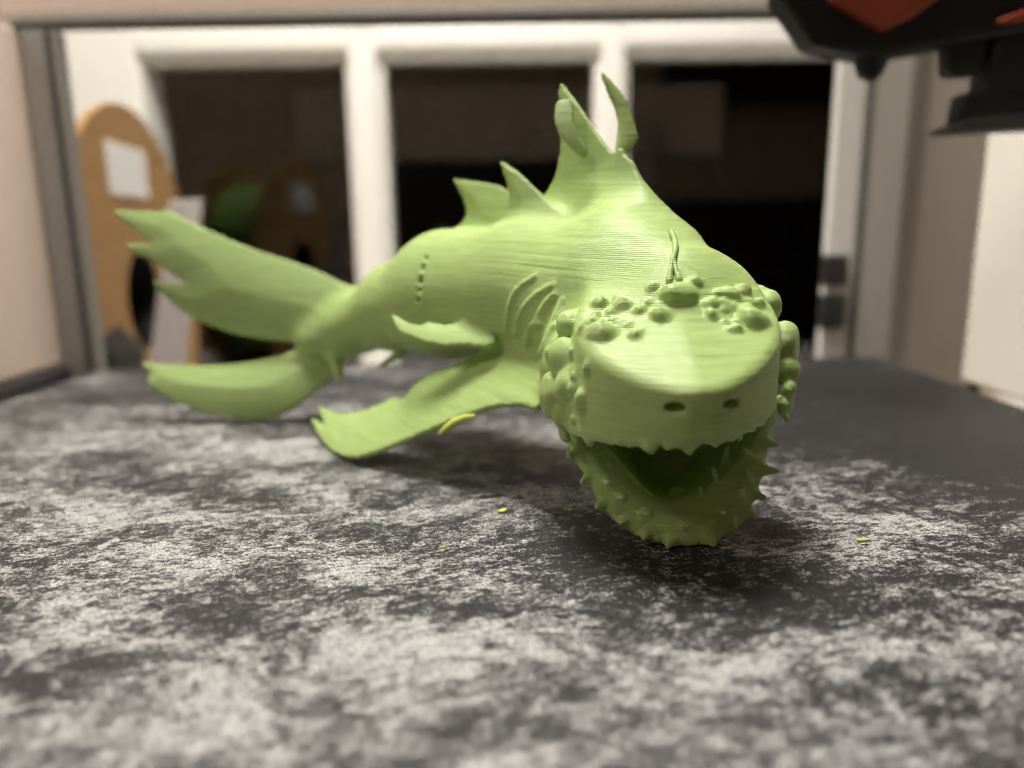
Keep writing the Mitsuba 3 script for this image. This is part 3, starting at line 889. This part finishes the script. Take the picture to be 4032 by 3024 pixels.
def surface(prims, lo, hi, h, block=8):
    """Surface nets on a grid that is evaluated near the surface only."""
    lo = np.asarray(lo, float)
    nb = np.ceil((np.asarray(hi) - lo) / (h * block)).astype(int)
    n = nb * block + 1
    cc = np.stack(np.meshgrid(*[(np.arange(k) + 0.5) * h * block for k in nb], indexing='ij'), -1).reshape(-1, 3) + lo
    dc = field(cc.astype(np.float32), prims)
    near = (np.abs(dc) < h * block * 0.87 + 2.2).reshape(nb)
    D = np.full(n, 9.0, np.float32)
    D[:-1, :-1, :-1] = np.repeat(np.repeat(np.repeat(np.where(dc < 0, -9.0, 9.0).astype(np.float32).reshape(nb), block, 0), block, 1), block, 2)
    M = np.zeros(n, bool)
    Mr = np.repeat(np.repeat(np.repeat(near, block, 0), block, 1), block, 2)
    for a in (0, 1):
        for b in (0, 1):
            for c in (0, 1):
                M[a:a + Mr.shape[0], b:b + Mr.shape[1], c:c + Mr.shape[2]] |= Mr
    idx = np.nonzero(M)
    pts = (np.stack(idx, 1) * h + lo).astype(np.float32)
    D[idx] = np.concatenate([field(q, prims) for q in np.array_split(pts, max(1, len(pts) // 400000))])
    S = D < 0
    cnt = sum(S[a:n[0] - 1 + a, b:n[1] - 1 + b, c:n[2] - 1 + c].astype(np.int8) for a in (0, 1) for b in (0, 1) for c in (0, 1))
    act = (cnt > 0) & (cnt < 8)
    ci = np.stack(np.nonzero(act), 1)
    num = np.full(act.shape, -1, np.int32)
    num[act] = np.arange(len(ci))
    corner = np.array([(a, b, c) for a in (0, 1) for b in (0, 1) for c in (0, 1)])
    val = np.stack([D[tuple((ci + o).T)] for o in corner], 1)
    acc, wt = np.zeros((len(ci), 3)), np.zeros(len(ci))
    for i in range(8):
        for j in range(i + 1, 8):
            if np.abs(corner[i] - corner[j]).sum() != 1: continue
            a, b = val[:, i], val[:, j]
            m = (a < 0) != (b < 0)
            t = np.where(m, a / np.where(m, a - b, 1), 0)
            acc[m] += (corner[i] + t[:, None] * (corner[j] - corner[i]))[m]
            wt[m] += 1
    V = (ci + acc / wt[:, None]) * h + lo
    Fs = []
    for ax in range(3):
        o1, o2 = [np.eye(3, dtype=int)[k] for k in ((ax + 1) % 3, (ax + 2) % 3)]
        s0 = [slice(None)] * 3; s1 = [slice(None)] * 3
        s0[ax], s1[ax] = slice(0, -1), slice(1, None)
        A, B = S[tuple(s0)], S[tuple(s1)]
        e = np.stack(np.nonzero(A != B), 1)
        e = e[((e[:, (ax + 1) % 3] > 0) & (e[:, (ax + 2) % 3] > 0) & (e[:, (ax + 1) % 3] < n[(ax + 1) % 3] - 1) & (e[:, (ax + 2) % 3] < n[(ax + 2) % 3] - 1))]
        q = np.stack([num[tuple((e - o1 - o2).T)], num[tuple((e - o2).T)], num[tuple(e.T)], num[tuple((e - o1).T)]], 1)
        flip = ~A[tuple(e.T)]
        q[flip] = q[flip][:, ::-1]
        Fs.append(q[(q >= 0).all(1)])
    Q = np.vstack(Fs)
    return V, np.vstack([Q[:, [0, 1, 2]], Q[:, [0, 2, 3]]])

prims = build_prims()
GV, GF = surface(prims, (-100, 80, -0.6), (46, 184, 73), 0.36)
from scipy.sparse import coo_matrix
E = np.vstack([GF[:, [0, 1]], GF[:, [1, 2]], GF[:, [2, 0]]])
adj = ((coo_matrix((np.ones(len(E)), (E[:, 0], E[:, 1])), (len(GV),) * 2) + coo_matrix((np.ones(len(E)), (E[:, 1], E[:, 0])), (len(GV),) * 2)) > 0).astype(float).tocsr()
deg = np.maximum(np.asarray(adj.sum(1)), 1)
for w in (0.4, -0.42, 0.4, -0.42):
    GV = GV + w * (adj @ GV / deg - GV)
lab = field(GV.astype(np.float32), prims, True)
_, _, GN = meshkit.arrays((GV, GF), True)
names = [p[0] for p in prims]
FIG = 'sea_monster_figurine'
parts = {}
for i, nme in enumerate(names): parts.setdefault(nme, []).append(i)
flab = np.sort(lab[GF], 1)[:, 1]
for nme, ids in parts.items():
    fm = np.isin(flab, ids)
    if fm.sum() < 8: continue
    used, inv = np.unique(GF[fm], return_inverse=True)
    path = meshkit.write_ply((GV[used] * MM, inv.reshape(-1, 3)), False, None, None, GN[used])
    base = 'green_plastic_jaw' if nme.startswith('jaw') else 'green_plastic_head' if nme.startswith(('head', 'lure')) else 'green_plastic'
    scene[f'{FIG}__{nme}'] = {'type': 'ply', 'filename': path, 'face_normals': False, 'bsdf': {'type': 'ref', 'id': base}}
tag(FIG, 'pale green plastic sea monster with gaping spiny jaw, dorsal fin and forked tail', 'figurine')
tag(f'{FIG}__pectoral_fin', 'broad pectoral fin resting its torn tip on the bed')
tag(f'{FIG}__tail_fin', 'upper tail fin with ragged tip')
tag(f'{FIG}__jaw', 'hanging lower jaw studded with small spikes')
LURE = [([(20.82, 98.27, 35.68), (21.0, 98.92, 36.6), (21.31, 99.67, 37.47), (21.67, 100.59, 38.34), (22.13, 101.68, 39.15), (22.57, 103.25, 39.97), (22.83, 105.16, 40.87), (22.86, 106.57, 41.49), (22.86, 107.86, 42.06)], [0.55, 0.4, 0.34, 0.42, 0.36, 0.45, 0.38, 0.46, 0.34]), ([(22.05, 98.07, 35.8), (21.91, 98.66, 36.61), (21.78, 99.59, 37.53), (21.73, 100.57, 38.34)], [0.5, 0.36, 0.32, 0.34])]
for pts, rad in LURE:
    add(FIG + '__head__lure_stem', chain(np.array(pts) * MM, np.array(rad) * MM), 'green_plastic_head', 40)
for c, r in [((13.64, 100.18, 10.02),
 (0.5, 0.33, 0.36)),
 ((12.89, 98.21, 8.05),
 (0.45, 0.3, 0.33)),
 ((14.61, 97.01, 6.17),
 (0.59, 0.39, 0.42)),
 ((17.74, 95.69, 4.14),
 (0.63, 0.42, 0.45)),
 ((23.28, 94.63, 3.02),
 (0.54, 0.36, 0.39)),
 ((23.71, 102.84, 4.71),
 (0.68, 0.45, 0.49)),
 ((26.64, 99.0, 6.47),
 (0.5, 0.33, 0.36)),
 ((28.27, 95.46, 4.4),
 (0.41, 0.27, 0.29)),
 ((30.92, 96.88, 6.76),
 (0.45, 0.3, 0.33)),
 ((12.26, 98.0, 4.34),
 (0.41, 0.27, 0.29))]:
    s = trimesh.creation.icosphere(2, 1.0)
    v = s.vertices * (0.75 + 0.5 * meshkit.noise(s.vertices * 1.3 + np.array(c), 3)[:, None]) * np.array(r)
    s.vertices = v + np.array(c)
    s.apply_scale(MM)
    add(FIG + '__jaw__broken_support', s, 'stressed_plastic', 40)
for pts, rad in [([(-12.18, 120.12, 9.32), (-11.14, 120.07, 10.2), (-9.46, 119.7, 11.46), (-7.84, 118.73, 12.32), (-6.24, 117.37, 12.95)], [0.25, 0.6, 0.75, 0.6, 0.3]), ([(-8.01, 119.0, 12.33), (-7.7, 119.15, 12.68), (-7.82, 119.95, 13.04)], [0.3, 0.25, 0.2])]:
    add(FIG + '__pectoral_fin__loose_strip', chain(np.array(pts) * MM, np.array(rad) * MM), 'flake_plastic', 40, label='yellow green loose strip hanging at the fin edge')

# crumbs of plastic lying on the bed
for i, (c, r, a, lbl) in enumerate([((-1.71, 108.04, 0.0),
 (0.75, 0.5, 0.28), 0.5, 'small curled yellow green crumb on the pale patch left of the jaw'),
 ((47.58, 95.33, 0.0),
 (0.8, 0.28, 0.2), -0.1, 'thin yellow green crumb right of the jaw'),
 ((-9.89, 95.24, 0.0),
 (0.55, 0.16, 0.12), 0.6, 'tiny yellow green sliver farthest left of the crumbs'),
 ((8.68, 108.2, 0.0),
 (0.35, 0.2, 0.15), 0.2, 'tiny pale crumb close to the left side of the jaw'),
 ((-6.08, 97.43, 0.0),
 (0.22, 0.15, 0.1), 0.1, 'speck of yellow between the two crumbs left of the jaw')]):
    s = trimesh.creation.icosphere(2, 1.0)
    v = s.vertices * (0.7 + 0.6 * meshkit.noise(s.vertices * 1.6 + i * 7.0, 5)[:, None]) * np.array(r)
    v[:, 2] += 0.12 * v[:, 0] ** 2
    ca, sa = math.cos(a), math.sin(a)
    v = np.stack([v[:, 0] * ca - v[:, 1] * sa, v[:, 0] * sa + v[:, 1] * ca, v[:, 2] - v[:, 2].min()], 1)
    s.vertices = (v + np.array([c[0], c[1], 0.02])) * MM
    add('plastic_crumb', s, 'flake_plastic', 40, label=lbl, cat='plastic crumb', group='plastic crumbs on the bed')

# ---------------------------------------------------------------- printer frame
def fr(part, m, b, label=None): return add('printer_frame__' + part, m, b, 40, label)
def post(x0, x1, m, seams):
    k = fr('post', rbox(x0, x1, 0.2830, 0.2885, -0.06, 0.1140, 0.0008), m)
    for a, b in seams:
        add(k + '__groove', rbox(a, b, 0.2822, 0.2835, -0.06, 0.1138, 0.0003), 'dark_seam')
    return k
post(-0.1725, -0.1588, 'grey_aluminium', [(-0.1632, -0.1612)])
post(0.1304, 0.1455, 'pale_aluminium', [(0.1302, 0.1312)])
fr('light_strip', rbox(0.1190, 0.1296, 0.2835, 0.2885, -0.06, 0.112, 0.001), 'bright_aluminium', 'white strip on the inner side of the right post')
fr('clip', rbox(0.1165, 0.1260, 0.2790, 0.2830, 0.0200, 0.0315, 0.001), 'dark_grey_plastic')
fr('clip', rbox(0.1165, 0.1260, 0.2790, 0.2830, 0.0040, 0.0170, 0.001), 'dark_grey_plastic')
fr('beam', rbox(-0.230, 0.230, 0.2830, 0.2870, 0.1157, 0.1192, 0.0006), 'grey_aluminium')
fr('beam_lip', rbox(-0.230, 0.230, 0.2838, 0.2870, 0.1143, 0.1156, 0.0004), 'dark_seam')
fr('upper_panel', rbox(-0.230, 0.230, 0.2840, 0.2880, 0.1193, 0.190, 0.001), 'beige_panel', 'beige panel above the rear beam')
fr('side_panel', rbox(-0.1790, -0.1738, 0.03, 0.290, -0.0060, 0.1150, 0.001), 'beige_panel', 'beige left side panel')
fr('base_rail', rbox(-0.1790, -0.1690, 0.03, 0.282, -0.0300, -0.0065, 0.001), 'dark_grey_plastic')
fr('side_panel', rbox(0.1535, 0.1580, 0.245, 0.310, -0.0300, 0.1500, 0.001), 'shaded_beige_panel', 'rear part of the right side wall, beige with its shade painted in')
fr('side_panel', rbox(0.1500, 0.1580, 0.04, 0.2440, -0.0090, 0.0720, 0.001), 'cream_panel', 'cream right side panel')
fr('base_rail', rbox(0.1520, 0.1580, 0.04, 0.300, -0.0600, -0.0310, 0.001), 'grey_aluminium')
tag('printer_frame', 'grey aluminium printer frame with beige and cream side panels round the bed', 'printer frame')

# ---------------------------------------------------------------- print head hanging at the upper right
def ph(part, m, b, label=None): return add('extruder_carriage__' + part, m, b, 30, label)
def prism(poly, y0, y1, r=0.0015):
    s = m3.Manifold.sphere(r, 8)
    return tm(m3.Manifold.batch_hull([s.translate([x, y, z]) for x, z in poly for y in (y0 + r, y1 - r)]))
ph('housing', prism([(0.0650, 0.1040), (0.0645, 0.0950), (0.0725, 0.0850), (0.0870, 0.0822), (0.0990, 0.0850), (0.1280, 0.0885), (0.1400, 0.1040)], 0.1860, 0.1960), 'black_plastic')
ph('cover', prism([(0.0760, 0.0990), (0.0750, 0.0930), (0.0868, 0.0868), (0.0925, 0.0893), (0.0985, 0.0935), (0.0975, 0.0990)], 0.1835, 0.1875, 0.0008), 'red_plastic', 'dark red cover on the front')
ph('cover', prism([(0.1140, 0.0880), (0.1200, 0.0900), (0.1320, 0.0915), (0.1320, 0.0895)], 0.1840, 0.1880, 0.0006), 'red_plastic', 'dark red strip at the right')
ph('nozzle', chain([(0.0880, 0.192, 0.0845), (0.0880, 0.192, 0.0800), (0.0880, 0.192, 0.0778)], [0.0048, 0.0036, 0.0012]), 'black_plastic')
ph('fan_duct', prism([(0.1055, 0.0900), (0.1070, 0.0785), (0.1115, 0.0785), (0.1135, 0.0900)], 0.1880, 0.1950), 'black_plastic')
ph('bracket', prism([(0.1165, 0.0920), (0.1160, 0.0740), (0.1160, 0.0690), (0.1400, 0.0690), (0.1400, 0.0920)], 0.1870, 0.1970), 'black_plastic')
ph('arm', prism([(0.1095, 0.0715), (0.1090, 0.0668), (0.1400, 0.0668), (0.1400, 0.0715)], 0.1860, 0.1930), 'black_plastic')
ph('rail', prism([(0.1040, 0.0640), (0.1090, 0.0660), (0.1400, 0.0680), (0.1400, 0.0652)], 0.1840, 0.1920, 0.0007), 'dark_grey_plastic')
tag('extruder_carriage', 'black print head with dark red cover hanging over the right of the bed', 'print head')

# ---------------------------------------------------------------- window behind
WY = 0.56
def win(part, m, b, label=None): return add('window__' + part, m, b, 40, label)
win('stile', rbox(-0.345, -0.2545, WY - 0.012, WY + 0.03, -0.40, 0.60, 0.004), 'white_paint')
win('stile', rbox(0.252, 0.300, WY - 0.012, WY + 0.03, -0.40, 0.60, 0.004), 'white_paint')
def bar(x0, x1, z0, z1, horizontal):
    """A glazing bar with a stepped moulding."""
    w = 0.004
    if horizontal: a, b = rbox(x0, x1, WY - 0.006, WY + 0.02, z0, z1, 0.002), rbox(x0, x1, WY - 0.014, WY - 0.004, z0 + w, z1 - w, 0.003)
    else: a, b = rbox(x0, x1, WY - 0.0055, WY + 0.02, z0, z1, 0.002), rbox(x0 + w, x1 - w, WY - 0.0145, WY - 0.004, z0, z1, 0.003)
    return trimesh.util.concatenate([a, b])
win('rail', bar(-0.2560, 0.2540, 0.1600, 0.1845, True), 'white_paint', 'horizontal bar across the top')
win('rail', bar(-0.2560, 0.2540, -0.2200, -0.1980, True), 'white_paint', 'horizontal bar below the bed')
for a, b in ((-0.1140, -0.0860), (0.0610, 0.0860)):
    win('mullion', bar(a, b, -0.40, 0.60, False), 'white_paint')
for x0, x1 in ((-0.2555, -0.1130), (-0.0870, 0.0620), (0.0850, 0.2530)):
    for z0, z1 in ((-0.199, 0.1610), (0.1835, 0.55)):
        g = trimesh.Trimesh([[x0, WY + 0.004, z0], [x1, WY + 0.004, z0], [x1, WY + 0.004, z1], [x0, WY + 0.004, z1]], [[0, 1, 2], [0, 2, 3]], process=False)
        win('pane', g, 'glass')
tag('window', 'white painted window with glazing bars and dark night panes behind the printer', 'window')

# ---------------------------------------------------------------- cardboard spool leaning on the sill at the left, and what stands by it
SR = 0.10
def spool(key, centre, turn, lean, fil, label):
    M4 = trimesh.transformations.translation_matrix(centre) @ trimesh.transformations.rotation_matrix(turn, [0, 0, 1]) @ trimesh.transformations.rotation_matrix(lean, [0, 1, 0])
    C = m3.CrossSection
    ring = C.circle(SR, 72) - C.circle(0.027, 32)
    for k in range(3):
        a = math.radians(96 + 26 * k)
        ring = ring - C.circle(0.0045, 16).translate([0.088 * math.cos(a), 0.088 * math.sin(a)])
    def place(m, x):
        m.apply_transform(trimesh.transformations.rotation_matrix(math.pi / 2, [0, 1, 0]))
        m.apply_transform(trimesh.transformations.rotation_matrix(math.pi / 2, [1, 0, 0]) if False else np.eye(4))
        m.apply_translation([x, 0, 0])
        m.apply_transform(M4)
        return m
    add(key + '__flange', place(tm(m3.Manifold.extrude(ring, 0.0035)), -0.0035), 'cardboard', 40)
    add(key + '__flange', place(tm(m3.Manifold.extrude(ring, 0.0035)), -0.0620), 'cardboard', 40)
    prof = [(0.0285, 0)] + [(0.078 + 0.0009 * (1 if i % 2 else -1), 0.0005 + 0.054 * i / 60) for i in range(61)] + [(0.0285, 0.0545)]
    add(key + '__filament', place(trimesh.creation.revolve(np.array(prof + [prof[0]]), sections=48), -0.0583), fil, 40)
    core = m3.Manifold.extrude(C.circle(0.0282, 40) - C.circle(0.0265, 40), 0.060) + m3.Manifold.extrude(C.circle(0.0266, 40), 0.002).translate([0, 0, 0.030])
    add(key + '__core', place(tm(core), -0.0610), 'black_plastic', 40)
    lb = place(rbox(-0.030, 0.030, -0.0225, 0.0225, 0, 0.0004, 0.0001).apply_translation([-0.012, 0.0, 0]) if False else rbox(-0.0795, -0.0540, -0.034, 0.022, 0.0, 0.0006, 0.00015), 0.0001)
    add(key + '__paper_label', lb, 'paper', False)
    tag(key, label, 'filament spool')
spool('cardboard_spool', (-0.19745, 0.405, 0.00811), math.radians(8), math.radians(0), 'filament_green', 'brown cardboard filament spool with a white paper label standing behind the left post')
add('paper_strip', hull([(-0.16985, 0.385, 0.05824), (-0.15445, 0.385, 0.05892), (-0.18933, 0.385, -0.0258), (-0.17235, 0.385, -0.02606)], 0.0008), 'lavender_card', 40, label='pale grey upright card strip beside the cardboard spool', cat='card strip')
add('spool_stand', tm(m3.Manifold.batch_hull([m3.Manifold.sphere(.003, 8).translate([x, y, z]) for x, z in ((-0.214, -0.05), (-0.214, 0.0015), (-0.196, 0.0005), (-0.184, -0.012), (-0.180, -0.05)) for y in (0.338, 0.362)])), 'dark_grey_plastic', 40, label='small dark grey block at the foot of the cardboard spool', cat='spool holder')
add('window_sill', rbox(-0.60, 0.60, 0.31, WY - 0.013, -0.110, -0.085, 0.003), 'white_paint', 40, kind='structure')

# ---------------------------------------------------------------- the room that the panes mirror, the work lamp and an added fill lamp
def plane(key, a, b, c, d, m):
    add(key, trimesh.Trimesh([a, b, c, d], [[0, 1, 2], [0, 2, 3]], process=False), m, kind='structure')
for (x0, x1, z0, z1) in ((-2.2, -0.3445, -0.8, 2.0), (0.2995, 2.2, -0.8, 2.0), (-0.3445, 0.2995, 0.5995, 2.0), (-0.3445, 0.2995, -0.8, -0.3995)):
    k = 'window_wall' if 'window_wall' not in scene else f'window_wall_{sum(q.startswith("window_wall") for q in scene):03d}'
    plane(k, (x0, 0.585, z0), (x1, 0.585, z0), (x1, 0.585, z1), (x0, 0.585, z1), 'room_wall')
plane('left_wall', (-2.2, -1.35, -0.8), (-2.2, 0.585, -0.8), (-2.2, 0.585, 2.0), (-2.2, -1.35, 2.0), 'room_wall')
plane('right_wall', (2.2, -1.35, -0.8), (2.2, 0.585, -0.8), (2.2, 0.585, 2.0), (2.2, -1.35, 2.0), 'room_wall')
plane('ceiling', (-2.2, -1.35, 2.0), (2.2, -1.35, 2.0), (2.2, 0.585, 2.0), (-2.2, 0.585, 2.0), 'white_paint')
plane('back_wall', (-2.2, -1.35, -0.8), (2.2, -1.35, -0.8), (2.2, -1.35, 2.0), (-2.2, -1.35, 2.0), 'room_wall')
add('bookcase__carcass', rbox(0.30, 1.6, -1.345, -1.25, -0.8, 0.10, 0.004), 'shelf_wood', 40)
add('bookcase__top', rbox(0.29, 1.63, -1.345, -1.24, 0.101, 0.125, 0.003), 'shelf_wood', 40)
tag('bookcase', 'low dark bookcase against the wall behind the camera', 'bookcase')
add('cupboard__carcass', rbox(-0.36, 0.26, -1.345, -1.27, -0.8, 0.34, 0.004), 'shelf_wood', 40)
add('cupboard__top', rbox(-0.38, 0.28, -1.345, -1.265, 0.341, 0.365, 0.003), 'shelf_wood', 40)
tag('cupboard', 'tall dark cupboard standing left of the low bookcase behind the camera', 'cupboard')
add('wall_shelf', rbox(0.48, 1.10, -1.345, -1.28, 0.42, 0.62, 0.004), 'shelf_wood', 40, label='dark box shelf hanging on the wall above the bookcase', cat='shelf')
def lamp(key, pos, r, L, label, cat):
    z = pos[2]
    d = trimesh.creation.cylinder(r, 0.004, sections=40)
    d.apply_translation([pos[0], pos[1], z])
    add(key + '__diffuser', d, 'lamp_metal')
    scene[key + '__diffuser']['emitter'] = {'type': 'area', 'radiance': rgb(*L)}
    sh = tm(m3.Manifold.cylinder(0.03, r * 1.08, r * 0.5, 40) - m3.Manifold.cylinder(0.004, r * 1.02, r * 1.02, 40).translate([0, 0, -0.0005]))
    sh.apply_translation([pos[0], pos[1], z + 0.001])
    add(key + '__shade', sh, 'lamp_metal', 30)
    tag(key, label, cat)
lamp('work_lamp', LAMP_POS, 0.11, LAMP_L, 'round work lamp above the printer', 'lamp')
lamp('fill_lamp', FILL_POS, 0.22, FILL_L, 'round fill lamp added out of view, left behind the camera', 'lamp')
